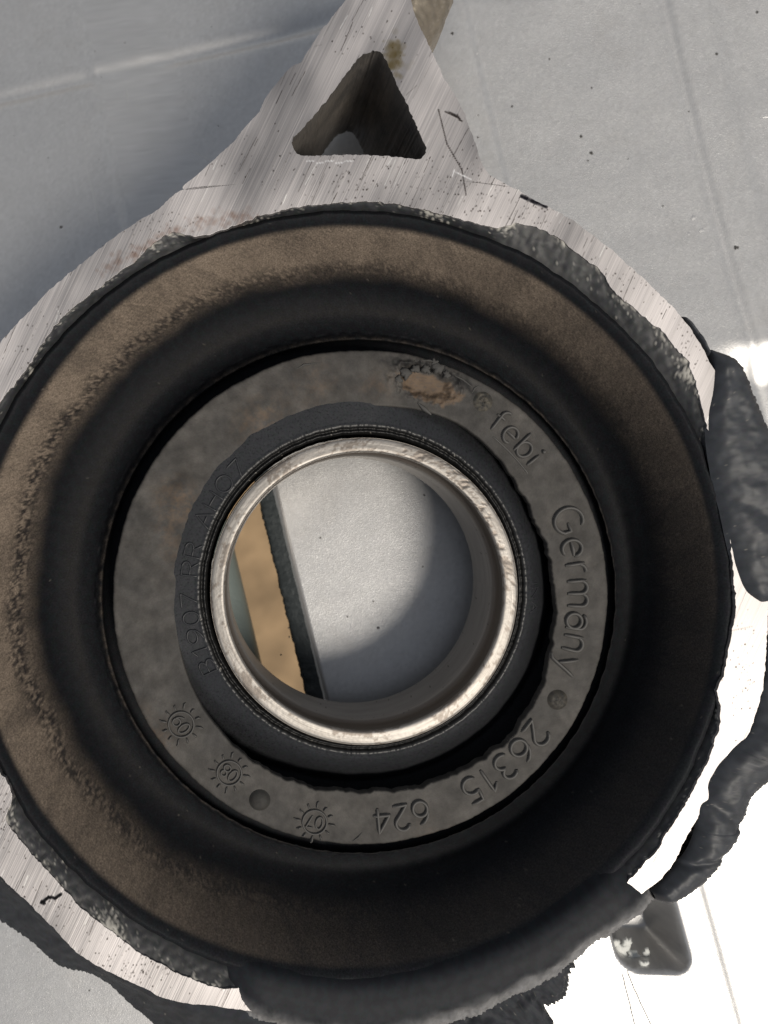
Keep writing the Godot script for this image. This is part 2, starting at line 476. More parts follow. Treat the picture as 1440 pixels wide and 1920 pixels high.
func make_funnel(arm: Node3D) -> void:
	# [centre x, centre y, radius, height] from the foot of the marking ring out to the rim
	var st := [[694, 1136, 450, -224], [700, 1143, 527, -214], [698, 1142, 536, -191], [695, 1139, 549, -204], [691, 1136, 570, -212], [687, 1133, 589, -211],
		[676, 1125, 612, -197], [671, 1122, 633, -171], [665, 1122, 657, -124], [658, 1122, 680, -71], [651.5, 1122.5, 703, -27], [649.5, 1121, 719, -9], [650, 1122, 728, -13], [650.5, 1122.6, 737, -26]]
	var rows := 118
	var pts := PackedVector3Array()
	var cols := PackedColorArray()
	for r in rows:
		var t := float(r) / (rows - 1) * (st.size() - 1)
		var s := smooth_curve(st, t)
		for c in TURNS:
			var a := TAU * c / TURNS
			var dir := Vector2.from_angle(a)
			var rim := smoothstep(9.6, 11.5, t)
			var rad: float = s[2] + rim * (5.0 * n1.get_noise_2d(dir.x * 260.0, dir.y * 260.0) + 3.0 * n2.get_noise_2d(dir.x * 300.0, dir.y * 300.0))
			var p := Vector2(s[0], s[1]) + dir * rad
			var h: float = s[3]
			var along := Vector2(a * 640.0, t * 34.0)
			h += 0.35 * n2.get_noise_2d(p.x, p.y) + 1.2 * n1.get_noise_2d(p.x, p.y)
			if t > 1.5 and t < 3.0:                                  # the thin brown lip is uneven
				h += 5.0 * n1.get_noise_2d(p.x * 4.0, p.y * 4.0)
			# dust, thickest up and left, thin at the lower right
			var soil := 0.2 + 0.8 * clampf(angle_share(a, -128.0, 150.0) * 1.9, 0.0, 1.0)
			soil *= 0.34 + 0.66 * clampf(1.7 * angle_share(a, 205.0, 200.0), 0.0, 1.0)
			var edge_wave := 0.6 * n1.get_noise_2d(along.x * 0.5, 7.0) + 0.4 * n2.get_noise_2d(along.x * 0.3, along.y * 0.6)
			var outer_edge := 9.85 - 0.35 * angle_share(a, -148.0, 28.0)
			var wall := pow(smoothstep(6.6, 8.4, t + 0.4 * edge_wave), 1.4) * (1.0 - smoothstep(outer_edge, outer_edge + 0.45, t))
			var dust := wall * soil * (0.85 + 0.25 * n1.get_noise_2d(p.x, p.y) + 0.07 * n2.get_noise_2d(p.x * 0.5, p.y * 0.5))
			var side := 0.35 + 0.65 * angle_share(a, 185.0, 110.0)
			var scuff := exp(-pow((t + 0.5 * edge_wave - 7.75 - 0.4 * angle_share(a, 175.0, 80.0)) / 0.46, 2.0)) * side
			var streak := n3.get_noise_2d(along.x * 0.62, along.y * 3.2) + 0.5 * n2.get_noise_2d(along.x * 0.35, along.y * 2.0) + 0.3 * rng.randfn()
			dust *= 1.0 - 0.88 * clampf(scuff * 1.25, 0.0, 1.0) * smoothstep(-0.5, 0.4, streak)
			dust += scuff * 0.2 * soil * smoothstep(0.2, 0.6, -streak)
			dust += 0.2 * soil * exp(-pow((t - 2.1) / 0.35, 2.0)) * (0.6 + n2.get_noise_2d(p.x, p.y))
			dust += 0.03 * soil * exp(-pow((t - 5.0) / 0.5, 2.0))
			h += scuff * 0.3 * streak
			dust *= 1.0 - 0.2 * smoothstep(0.12, 0.4, n1.get_noise_2d(a * 420.0, t * 14.0)) * soil      # wiped patches
			dust *= 1.0 - 0.2 * smoothstep(0.25, 0.5, n2.get_noise_2d(a * 260.0 + t * 12.0, t * 2.0))
			var grainy := rng.randfn()
			dust *= clampf(1.0 + 0.13 * grainy, 0.5, 1.6)
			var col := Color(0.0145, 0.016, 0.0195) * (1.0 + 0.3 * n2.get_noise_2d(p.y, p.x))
			col = col.lerp(Color(0.06, 0.064, 0.073), 0.42 * smoothstep(5.0, 8.0, t) * angle_share(a, 50.0, 115.0))      # pale lens haze painted into the rubber colour at the lower right
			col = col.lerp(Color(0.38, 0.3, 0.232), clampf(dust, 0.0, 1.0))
			if grainy > 3.1 and t > 4.0:
				col = col.lerp(Color(0.4, 0.36, 0.3), rng.randf_range(0.05, 0.3))
			pts.append(Vector3(p.x, h, p.y))
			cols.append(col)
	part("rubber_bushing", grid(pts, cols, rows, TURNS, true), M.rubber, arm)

func make_edge_sealant(arm: Node3D) -> void:
	# torn rubber between the rim of the bushing and the bore of the arm
	var rows := 16
	var pts := PackedVector3Array()
	var cols := PackedColorArray()
	for r in rows:
		var s := float(r) / (rows - 1)
		for c in TURNS:
			var a := TAU * c / TURNS
			var dir := Vector2.from_angle(a)
			var r0 := 729.0
			var r1 := maxf(inner_edge[c] + 5.0, 733.0)
			var p := BORE + dir * lerpf(r0, r1, s)
			var mid := sin(PI * s)
			var lump := n2.get_noise_2d(p.x * 1.1, p.y * 1.1) + 0.25 * n3.get_noise_2d(p.x, p.y)
			var h := lerpf(-24.0, -2.5, s) + mid * (2.0 + 2.6 * lump) * clampf((r1 - r0) / 24.0, 0.35, 1.0)
			var col := Color(0.018, 0.019, 0.021) * (1.0 + 0.5 * lump)
			# swarf smeared into the rubber near the metal
			var near := s * s * (0.25 + 0.75 * smoothstep(0.0, 0.5, n1.get_noise_2d(p.x * 2.0, p.y * 2.0) + 0.15))
			for spot in [[1336, 1340, 48], [8, 1480, 62], [200, 1728, 52], [112, 1612, 30], [820, 396, 60], [470, 416, 70], [950, 425, 30], [1285, 700, 20], [60, 700, 40]]:
				near += 0.6 * exp(-p.distance_squared_to(Vector2(spot[0], spot[1])) / (spot[2] * spot[2] * 0.35))
			var bright := smoothstep(0.5, 0.9, near * 0.75 + 0.55 * n3.get_noise_2d(p.x * 0.9, p.y * 0.9) + 0.25 * rng.randf())
			col = col.lerp(Color(0.42, 0.4, 0.36), bright * 0.85)
			pts.append(Vector3(p.x, h + bright * 2.0, p.y))
			cols.append(col)
	part("torn_rubber_edge", grid(pts, cols, rows, TURNS, true), M.sealant, arm)

const RING := Vector2(689.2, 1132.3)
var ring_inner: PackedFloat32Array

func ring_height(p: Vector2) -> float:
	var h := -95.0 + 1.1 * n1.get_noise_2d(p.x * 1.2, p.y * 1.2)
	# torn hollow near the top
	var g := Vector2(820.1, 705.7)
	var d := (p - g).rotated(-0.28)
	var k := Vector2(d.x / 62.0, d.y / 34.0).length() + 0.25 * n2.get_noise_2d(p.x * 0.9, p.y * 0.9)
	h -= 13.0 * (1.0 - smoothstep(0.55, 1.0, k))
	h += 5.0 * exp(-pow((k - 1.12) / 0.12, 2.0)) * (0.4 + n2.get_noise_2d(p.x * 1.6, p.y * 1.6))
	# rust pit at the left
	h -= 9.0 * exp(-p.distance_squared_to(Vector2(323.9, 896.8)) / 260.0)
	h += 2.0 * exp(-p.distance_squared_to(Vector2(326, 931.7)) / 500.0)
	return h

func make_ring(arm: Node3D) -> void:
	var turns := 1500
	var raw := PackedVector2Array()
	var round_in := [[-180, 342], [-150, 346], [-120, 351], [-90, 357], [-60, 373], [-30, 359], [0, 366], [15, 371], [40, 385], [65, 374], [90, 366], [120, 368], [150, 358], [180, 342]]
	for i in 500:
		var t := i / 500.0 * (round_in.size() - 1)
		var q := smooth_curve(round_in, t)
		raw.append(RING + Vector2.from_angle(deg_to_rad(q[0])) * q[1] * 1.0559)
	ring_inner = by_angle(raw, RING, turns)
	var rows := 60
	var pts := PackedVector3Array()
	var cols := PackedColorArray()
	var outer := 491.0
	for r in rows:
		for c in turns:
			var a := TAU * c / turns
			var dir := Vector2.from_angle(a)
			var cut := angle_share(a, 42.0, 105.0)
			var r0 := ring_inner[c] + minf(cut * 3.0, 1.0) * (0.8 * n2.get_noise_2d(dir.x * 520.0, dir.y * 520.0) + 7.0 * n1.get_noise_2d(dir.x * 900.0, dir.y * 900.0) + 0.2 * n3.get_noise_2d(dir.x * 400.0, dir.y * 400.0))
			var r1 := outer + 2.0 * n1.get_noise_2d(dir.x * 420.0, dir.y * 420.0) + 1.2 * n2.get_noise_2d(dir.x * 460.0, dir.y * 460.0)
			var rad := 0.0
			var drop := 0.0
			if r < 3:
				rad = r0 - [-2.0, 0.0, 1.5][r] * 1.0
				rad = r0 + [2.0, 0.0, 1.5][r]
				drop = [26.0, 4.0, 0.6][r]
			elif r > rows - 6:
				var k := r - (rows - 5)
				rad = r1 + [-4.0, -1.5, 0.0, -3.0, -14.0][k]
				drop = [0.4, 2.0, 6.0, 60.0, 120.0][k]
			else:
				rad = lerpf(r0 + 3.5, r1 - 7.0, float(r - 3) / (rows - 9))
			var p := RING + dir * rad
			var h := ring_height(p) - drop
			pts.append(Vector3(p.x, h, p.y))
			var dusty := 0.5 + 0.5 * n1.get_noise_2d(p.x + 300.0, p.y)
			var col := Color(0.06, 0.0575, 0.055).lerp(Color(0.1, 0.092, 0.083), clampf(dusty, 0.0, 1.0))
			col *= 1.0 + 0.22 * n2.get_noise_2d(p.x, p.y) + 0.06 * rng.randfn()
			var rust := 0.0
			for spot in [[323.9, 937, 34, 0.7], [313.3, 995, 26, 0.45], [503.4, 771.2, 38, 0.4], [461.1, 794.4, 26, 0.35], [357.6, 950.7, 12, 0.8], [288, 1412.1, 24, 0.5], [252.1, 1364.6, 20, 0.4], [740.9, 707.8, 26, 0.3], [704, 716.3, 20, 0.25], [830.7, 1623.3, 40, 0.25], [598.4, 709.9, 40, 0.3], [323.9, 1047.8, 30, 0.3]]:
				rust += spot[3] * exp(-p.distance_squared_to(Vector2(spot[0], spot[1])) / (spot[2] * spot[2] * 1.2))
			rust *= 0.6 + 1.1 * n2.get_noise_2d(p.x * 0.8, p.y * 0.8) + 0.5 * n3.get_noise_2d(p.x, p.y)
			var g := (p - Vector2(826.5, 718.4)).rotated(-0.36)
			var tear := Vector2(g.x / 72.0, g.y / 31.0).length() + 0.3 * n2.get_noise_2d(p.x * 1.1, p.y * 1.1)
			rust += 1.25 * (1.0 - smoothstep(0.75, 1.0, tear)) * (0.7 + 0.5 * n3.get_noise_2d(p.x * 0.4, p.y * 1.4))
			col = col.lerp(Color(0.165, 0.115, 0.078), clampf(rust, 0.0, 0.9))
			var soot := exp(-pow((tear - 1.35) / 0.25, 2.0)) * smoothstep(0.0, -25.0, g.y)
			col = col.lerp(Color(0.012, 0.012, 0.013), soot * 0.85)
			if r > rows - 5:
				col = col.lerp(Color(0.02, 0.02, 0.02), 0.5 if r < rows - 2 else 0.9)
			cols.append(col)
	var ring := part("marking_ring", grid(pts, cols, rows, turns, true), M.ring_rubber, arm)
	var flat := func(p: Vector2) -> float: return ring_height(p)
	var m := StandardMaterial3D.new()
	m.resource_name = "moulded_letters"
	m.albedo_color = Color(0.066, 0.063, 0.059).linear_to_srgb()
	m.roughness = 0.6
	var k := 1.0559
	part("lettering", word("febi", RING, 398 * k, 46 * k, -53.2, -38.0, flat, 3.2, 6.5), m, ring).set_meta("label", "small moulded name febi at the upper right of the ring")
	var under := PackedVector2Array()
	for i in 20:
		under.append(RING + Vector2.from_angle(deg_to_rad(lerpf(-50.5, -36.5, i / 19.0))) * (390 * k))
	part("lettering", ridge(under, flat, 1.6, 2.2), m, ring).set_meta("label", "thin raised line under the moulded name")
	part("lettering", word("Germany", RING, 388 * k, 54 * k, -23.5, 20.5, flat, 3.6, 7.5), m, ring).set_meta("label", "moulded word Germany on the right of the ring")
	part("lettering", word("26315", RING, 394 * k, 47 * k, 35.5, 62.0, flat, 3.4, 7.0), m, ring).set_meta("label", "moulded number 26315 at the lower right of the ring")
	part("lettering", word("624", RING, 397 * k, 46 * k, 72.4, 86.6, flat, 3.4, 7.0), m, ring).set_meta("label", "moulded number 624 at the bottom of the ring")
	# date stamps: a circle with rays and two digits
	for s in [[598.4, 1576.8, "07", 0.95], [429.4, 1479.7, "08", 0.96], [334.4, 1383.6, "09", 1.0]]:
		var c := Vector2(s[0], s[1])
		var z: float = s[3]
		var made := []
		var ring_line := PackedVector2Array()
		for i in 37:
			ring_line.append(c + Vector2.from_angle(TAU * i / 36.0) * 25.0 * z)
		made.append(ridge(ring_line, flat, 2.0, 4.5))
		for i in 12:
			var a := TAU * (i + 0.3) / 12.0
			var far := 40.0 if i % 3 else 44.0
			var ray := PackedVector2Array()
			for q in 5:
				ray.append(c + Vector2.from_angle(a + (0.05 if q == 4 else 0.0)) * lerpf(29.0, far, q / 4.0) * z)
			made.append(ridge(ray, flat, 1.9, 5.0))
		var out := (c - RING).normalized()
		var along := Vector2(-out.y, out.x)
		var x := -17.0
		for ch in s[2]:
			for i in range(1, GLYPHS[ch].size()):
				var path := PackedVector2Array()
				for g in strokes(GLYPHS[ch][i]):
					path.append(c + (along * (x + g.x * 25.0) + out * (g.y * 25.0 - 12.5)) * z)
				var dense := PackedVector2Array()
				for i2 in path.size():
					if i2 > 0:
						for q in range(1, 3):
							dense.append(path[i2 - 1].lerp(path[i2], q / 3.0))
					dense.append(path[i2])
				made.append(ridge(dense, flat, 1.9, 4.5))
			x += 18.5
		part("date_stamp", joined(made), m, ring).set_meta("label", "sun-shaped date stamp with the digits " + s[2])
	# moulding studs
	for s in [[489.6, 1533.5, 19.0, 11.0, 0.02], [1078.8, 1335, 18.0, 11.0, 0.12], [931, 744.8, 18.5, 6.0, 0.2]]:
		var c := Vector2(s[0], s[1])
		var sp := PackedVector3Array()
		var sc := PackedColorArray()
		for r in 13:
			var f := r / 12.0
			for q in 40:
				var dir := Vector2.from_angle(-TAU * q / 40.0)
				var p: Vector2 = c + dir * s[2] * f * (1.25 if r == 12 else 1.0)
				var h: float = flat.call(p) + s[3] * sqrt(maxf(0.0, 1.0 - f * f)) - (3.0 if r == 12 else 0.0)
				h += s[4] * 16.0 * (n3.get_noise_2d(p.x, p.y) + n2.get_noise_2d(p.x * 2.0, p.y * 2.0)) * (1.0 - f * f)
				sp.append(Vector3(p.x, h, p.y))
				sc.append(Color(0.05, 0.048, 0.045).lerp(Color(0.24, 0.21, 0.16), clampf(s[4] * 2.0 * (0.5 + 1.3 * n2.get_noise_2d(p.x * 2.0, p.y * 2.0)), 0.0, 0.7)))
		part("stud", grid(sp, sc, 13, 40, true, true), M.ring_rubber, ring)
	# torn crumbs and cracks
	for s in [[777.9, 688.8, 9.0], [796.9, 681.4, 8.0], [820.1, 680.4, 8.0], [843.3, 678.3, 10.0], [860.2, 690.9, 7.0], [765.2, 701.5, 7.0], [836, 667.7, 6.0]]:
		part("torn_crumb", crumb(Vector3(s[0], -96.0, s[1]), s[2] * 1.2, s[2] * 0.8), M.grit, ring)
	for q in [[867.6, 688.8, 891.9, 701.5, 913, 718.4], [559.3, 681.4, 577.3, 671.9, 608.9, 667.7], [796.9, 663.5, 826.5, 663.5, 839.1, 667.7], [672.3, 1615.9, 685, 1607.4, 693.4, 1596.9], [908.8, 728.9, 915.1, 718.4, 925.7, 712.1]]:
		part("crack", bar([Vector3(q[0], -95.5, q[1]), Vector3(q[2], -94.5, q[3]), Vector3(q[4], -95.5, q[5])], 2.2), M.grit, ring)
	# flap of torn rubber hanging over the seal
	var flap := [Vector2(803.2, 748), Vector2(815.9, 760.6), Vector2(827.5, 771.2)]
	var tri := bar([Vector3(flap[0].x, -94.0, flap[0].y), Vector3(flap[1].x, -91.0, flap[1].y), Vector3(flap[2].x, -88.0, flap[2].y)], 5.0)
	part("torn_flap", tri, m, ring)

func crumb(at: Vector3, r: float, high: float) -> Array:
	var pts := PackedVector3Array()
	for i in 8:
		var f := i / 7.0
		for q in 16:
			var dir := Vector2.from_angle(-TAU * q / 16.0)
			var k := r * f * (1.0 + 0.7 * n3.get_noise_2d(at.x + dir.x * 9.0, at.z + dir.y * 9.0))
			pts.append(Vector3(at.x + dir.x * k, at.y + high * sqrt(maxf(0.0, 1.0 - f * f)) - (2.0 if i == 7 else 0.0), at.z + dir.y * k))
	return grid(pts, PackedColorArray(), 8, 16, true, true)

const HUB := Vector2(693.5, 1119.0)

func seal_height(rad: float, a: float) -> float:
	# rounded rubber lip round the sleeve; deep on the right and below, level with the ring at the upper left
	var deep := clampf(angle_share(a, 38.0, 125.0) * 2.2, 0.0, 1.0)
	var f := clampf((rad - 320.0) / 96.0, 0.0, 1.3)
	return -87.0 - lerpf(15.0, 120.0, deep) * pow(f, lerpf(1.0, 1.6, deep))

func make_seal(arm: Node3D) -> void:
	var prof := [[300, -120], [304, -104], [307, -92], [311, -86], [314, -92], [317, -95], [320, -88], [326, -87]]
	var pts := PackedVector3Array()
	var cols := PackedColorArray()
	var turns := 900
	var rows := 52
	for r in rows:
		for c in turns:
			var a := TAU * c / turns
			var dir := Vector2.from_angle(a)
			var centre := HUB + Vector2(-2.5, -4.0)
			var rad := 0.0
			var h := 0.0
			if r < 16:
				var s := smooth_curve(prof, r / 15.0 * 7.0)
				rad = s[0] + 1.2 * n2.get_noise_2d(dir.x * 360.0, dir.y * 360.0)
				h = s[1] + 1.5 * n3.get_noise_2d(dir.x * 300.0, dir.y * 300.0)
			else:
				rad = lerpf(328.0, lerpf(436.0, 488.0, clampf(angle_share(a, 38.0, 125.0) * 2.2, 0.0, 1.0)), (r - 16) / float(rows - 17))
				h = maxf(seal_height(rad, a), -200.0)
			var p := centre + dir * rad
			pts.append(Vector3(p.x, h + 0.25 * n2.get_noise_2d(p.x, p.y), p.y))
			var col := Color(0.012, 0.012, 0.014) if r < 15 else Color(0.024, 0.0252, 0.028) * (1.0 + 0.15 * n1.get_noise_2d(p.x, p.y) + 0.08 * rng.randfn())
			if r < 15 and rng.randf() < 0.002:
				col = Color(0.3, 0.28, 0.25)
			cols.append(col)
	var seal := part("rubber_seal", grid(pts, cols, rows, turns, true), M.seal_rubber, arm)
	var hub := HUB + Vector2(-2.5, -4.0)
	var on := func(p: Vector2) -> float: return seal_height(p.distance_to(hub), (p - hub).angle())
	var m := StandardMaterial3D.new()
	m.resource_name = "seal_letters"
	m.albedo_color = Color(0.026, 0.027, 0.03).linear_to_srgb()
	m.roughness = 0.5
	part("lettering", word("B1907 RR AHO7", hub, 326.0, 32.0, 151.0, 226.0, on, 1.9, 3.4), m, seal).set_meta("label", "faint moulded code B1907 RR AHO7 on the left of the seal")
	part("lettering", word("INA", hub, 337.0, 18.0, -2.0, 8.0, on, 1.1, 2.0), m, seal).set_meta("label", "faint small letters INA on the right of the seal")

func make_sleeve(arm: Node3D) -> void:
	var prof := [[302, -150], [302, -86], [300.5, -79], [298, -76.2], [293, -75], [286, -74.4], [279, -74], [275, -75.5], [273, -80], [273.5, -86], [277, -92], [278.5, -100], [278.5, -126], [276, -136], [269, -144], [266.5, -150], [266, -165], [266, -215], [266, -262], [267, -278], [271, -284], [280, -286]]
	var pts := PackedVector3Array()
	var cols := PackedColorArray()
	var turns := 720
	var rows := 110
	for r in rows:
		var t := float(r) / (rows - 1) * (prof.size() - 1)
		var s := smooth_curve(prof, t)
		for c in turns:
			var a := TAU * c / turns
			var dir := Vector2.from_angle(a)
			var top := smoothstep(1.0, 2.0, t) * (1.0 - smoothstep(8.0, 9.0, t))
			var dent := n2.get_noise_2d(dir.x * 290.0 + t * 6.0, dir.y * 290.0) + 0.7 * n3.get_noise_2d(dir.x * 240.0, dir.y * 240.0 + t * 5.0)
			var bad := 0.45 + 1.4 * angle_share(a, -40.0, 60.0)
			var p: Vector2 = HUB + Vector2(0.0, -0.5) + dir * (s[0] + 0.12 * dent * top)
			var h: float = s[1] - top * (bad - 0.45) * maxf(0.0, dent - 0.2) * 2.0
			pts.append(Vector3(p.x, h, p.y))
			var ring_scratch := n3.get_noise_2d(t * 60.0, a * 14.0)
			var col := Color(0.4, 0.375, 0.345) * (1.0 + 0.32 * ring_scratch)
			var dirt := smoothstep(0.1, 0.45, dent * (0.5 + 0.5 * bad) + 0.9 * n1.get_noise_2d(a * 190.0, t * 16.0) + 0.25 * ring_scratch)
			dirt = clampf(dirt + 0.35 * smoothstep(0.0, 0.5, n2.get_noise_2d(a * 60.0, t * 22.0)), 0.0, 1.0) * top * (0.5 + 0.5 * angle_share(a, 190.0, 200.0))
			col = col.lerp(Color(0.15, 0.12, 0.098), clampf(dirt, 0.0, 0.65))
			if t > 8.0 and t < 15.0:                                 # grimy groove inside the mouth
				col = col.lerp(Color(0.13, 0.105, 0.085), 0.75 * smoothstep(8.0, 9.3, t) * (1.0 - smoothstep(13.6, 14.6, t)) + 0.1)
			if t >= 13.6:
				col = col.lerp(Color(0.34, 0.32, 0.3) * (1.0 + 0.2 * n2.get_noise_2d(a * 40.0, t * 40.0)), smoothstep(13.6, 14.6, t))
				if rng.randf() < 0.004:
					col = Color(0.05, 0.045, 0.04)
			if t < 1.6:
				col = Color(0.1, 0.09, 0.08)
			cols.append(col)
	part("steel_sleeve", grid(pts, cols, rows, turns, true, true), M.steel, arm)

# ---------------------------------------------------------------- the arm
func flat_band(inner: PackedVector2Array, outer: PackedVector2Array, closed: bool, lip_in: bool, lip_out: bool, depth: float) -> Array:
	var shares := [0.0, 0.006, 0.04, 0.2, 0.4, 0.6, 0.8, 0.96, 0.988, 1.0]
	var pts := PackedVector3Array()
	var uvs := PackedVector2Array()
	var nc := inner.size()
	var rows := 0
	if lip_in:
		for c in nc:
			var q := inner[c]
			pts.append(Vector3(q.x, -depth, q.y))
			uvs.append(face_uv(q))
		for c in nc:
			var q := inner[c]
			pts.append(Vector3(q.x, -0.6, q.y))
			uvs.append(face_uv(q))
		rows += 2
	for s in shares:
		for c in nc:
			var p := inner[c].lerp(outer[c], s)
			var w := maxf(inner[c].distance_to(outer[c]), 1.0)
			var h := 0.0
			if lip_in:
				h -= 0.0
			if lip_out:
				h -= 2.4 * pow(clampf(1.0 - (1.0 - s) * w / 3.0, 0.0, 1.0), 2.0)
			pts.append(Vector3(p.x, h, p.y))
			uvs.append(face_uv(p))
		rows += 1
	if lip_out:
		for k in [0.15, 1.0]:
			for c in nc:
				var q := outer[c]
				pts.append(Vector3(q.x, -depth * k, q.y))
				uvs.append(face_uv(q))
			rows += 1
	var g := grid(pts, PackedColorArray(), rows, nc, closed)
	g[Mesh.ARRAY_TEX_UV] = uvs
	return g

func jagged(q: PackedVector2Array, amount: float) -> PackedVector2Array:
	var out := PackedVector2Array()
	for p in q:
		out.append(p + Vector2(n2.get_noise_2d(p.x * 1.4, p.y * 1.4) + 0.6 * n3.get_noise_2d(p.x, p.y), n2.get_noise_2d(p.y * 1.4 + 99.0, p.x * 1.4) + 0.6 * n3.get_noise_2d(p.y, p.x)) * amount)
	return out

func make_casting(arm: Node3D) -> void:
	var bore := line([1377,1100, 1380,1130, 1375,1175, 1365,1220, 1359,1258, 1347,1290, 1347,1312, 1351,1331, 1349,1362, 1340,1387, 1332,1417, 1313,1454, 1297,1487, 1280,1517, 1263,1544, 1247,1567, 1230,1598, 1209,1617, 1190,1640,
		1150,1680, 1080,1745, 1000,1795, 900,1838, 800,1860, 720,1862, 660,1852, 600,1846, 560,1841, 500,1838, 470,1846, 430,1855, 390,1847, 345,1830, 300,1807, 260,1785, 200,1740, 150,1700, 100,1645, 60,1600, 30,1565, 15,1545, 12,1530, 20,1510, 22,1490, 10,1460, 0,1450,
		-25,1400, -55,1300, -75,1200, -82,1100, -78,1000, -62,900, -35,820, 0,755, 30,717, 60,677, 85,637, 120,592, 165,555, 210,520, 255,488, 290,454, 325,436, 350,440, 380,442, 420,430, 480,407, 540,392, 590,385, 645,380, 720,380,
		790,392, 850,407, 920,425, 950,425, 970,419, 1000,425, 1040,442, 1070,465, 1090,480, 1130,512, 1145,540, 1185,575, 1220,605, 1245,625, 1265,650, 1285,670, 1295,690, 1302,710, 1312,745, 1320,782, 1335,830, 1350,880, 1362,950, 1370,1020], 1500, true)
	inner_edge = by_angle(jagged(bore, 3.0), BORE, TURNS)
	var outer := line([1440,1100, 1438,1200, 1430,1290, 1405,1372, 1380,1400, 1345,1470, 1290,1565, 1250,1636, 1185,1690, 1110,1755, 1010,1822, 850,1888, 700,1915, 600,1915, 520,1905, 450,1893, 380,1884, 340,1880, 300,1868, 260,1848, 200,1820, 150,1790, 100,1740, 50,1690, 0,1642,
		-40,1580, -80,1490, -120,1350, -142,1200, -142,1050, -125,900, -90,790, -45,700, 0,643, 20,620, 60,578, 100,537, 150,497, 180,472, 215,444, 250,420, 300,390, 345,355, 450,345, 560,335, 650,330, 740,332, 850,338, 955,350, 1000,374, 1060,405, 1110,440, 1160,480, 1230,545, 1280,597, 1310,640, 1337,690, 1375,760, 1408,860, 1430,980], 1500, true)
	var outer_r := by_angle(outer, BORE, TURNS)
	var a_in := PackedVector2Array()
	var a_out := PackedVector2Array()
	var wall_out := PackedVector2Array()
	for c in TURNS:
		var dir := Vector2.from_angle(TAU * c / TURNS)
		a_in.append(BORE + dir * inner_edge[c])
		var q := BORE + dir * maxf(outer_r[c], inner_edge[c] + 2.0)
		var on_arm := q.y < 357.0 and q.x > 340.0 and q.x < 960.0
		if not on_arm:
			q += dir * (2.0 * n2.get_noise_2d(q.x, q.y) + 1.0 * n3.get_noise_2d(q.x, q.y))
		a_out.append(q)
	# the ring: the stretch that meets the arm runs on without a lip
	var ring := flat_band(a_in, a_out, true, true, false, 60.0)
	# the arm round its three-cornered hole
	var hole_c := Vector2(690, 215)
	var hole := line([690,100, 700,95, 712,97, 724,113, 742,153, 762,193, 781,237, 797,272, 798,287, 789,297, 772,298, 740,294, 700,291, 650,290, 615,291, 588,292, 569,292, 555,286, 548,273, 550,260, 562,246, 590,215, 612,188, 640,150, 665,118, 679,105], 600, true)
	var arm_edge := line([345,355, 372,326, 408,293, 438,264, 462,236, 484,212, 490,203, 500,180, 532,140, 548,124, 565,113, 600,60, 616,40, 648,0, 690,-55, 745,-140, 760,-140, 765,-60, 770,-5, 779,30, 792,60, 812,100, 831,142, 865,200, 885,250, 905,308, 926,336, 955,350, 850,338, 740,332, 650,330, 560,335, 450,345], 1600, true)
	var n := 900
	var hr := by_angle(jagged(hole, 2.0), hole_c, n)
	var er := by_angle(arm_edge, hole_c, n)
	var h_in := PackedVector2Array()
	var h_out := PackedVector2Array()
	for c in n:
		var dir := Vector2.from_angle(TAU * c / n)
		h_in.append(hole_c + dir * hr[c])
		var q := hole_c + dir * er[c]
		if q.y < 326.0 or (q.x < 440.0 and q.y < 344.0) or (q.x > 890.0 and q.y < 336.0):
			var bite := maxf(0.0, n1.get_noise_2d(q.x * 1.9, q.y * 1.9) - 0.25) * 5.0
			q -= dir * (bite + 1.5 * n2.get_noise_2d(q.x, q.y) + n3.get_noise_2d(q.x, q.y))
		h_out.append(q)
	var web := flat_band(h_in, h_out, true, false, false, 0.0)
	part("sawn_face", joined([ring, web]), M.face, arm)
	# outer walls of the ring and arm, and the walls of the hole
	var wall_pts := PackedVector3Array()
	for row in [[0.0, 0.0], [-1.5, -4.0], [-0.5, -12.0], [3.0, -80.0], [2.0, -180.0], [0.0, -270.0]]:
		for c in TURNS:
			var q := a_out[c]
			var dir := (q - BORE).normalized()
			wall_pts.append(Vector3(q.x + dir.x * row[0], row[1] - 0.3, q.y + dir.y * row[0]))
	var skip := PackedByteArray()
	skip.resize(TURNS * 6)
	for r in 6:
		for c in TURNS:
			var q := a_out[c]
			if q.y < 357.0 and q.x > 345.0 and q.x < 955.0:
				skip[r * TURNS + c] = 1
	var ring_wall := grid(wall_pts, PackedColorArray(), 6, TURNS, true, false, skip)
	var web_pts := PackedVector3Array()
	for row in [[0.0, 0.0], [-1.5, -4.0], [-0.5, -12.0], [2.0, -120.0], [2.0, -260.0], [0.0, -400.0]]:
		for c in n:
			var q := h_out[c]
			var dir := (q - hole_c).normalized()
			web_pts.append(Vector3(q.x + dir.x * row[0], row[1] - 0.3, q.y + dir.y * row[0]))
	var web_wall := grid(web_pts, PackedColorArray(), 6, n, true)
	part("cast_side", joined([ring_wall, web_wall]), M.cast_metal, arm)
	var hp := PackedVector3Array()
	var hc := PackedColorArray()
	var rows := 40
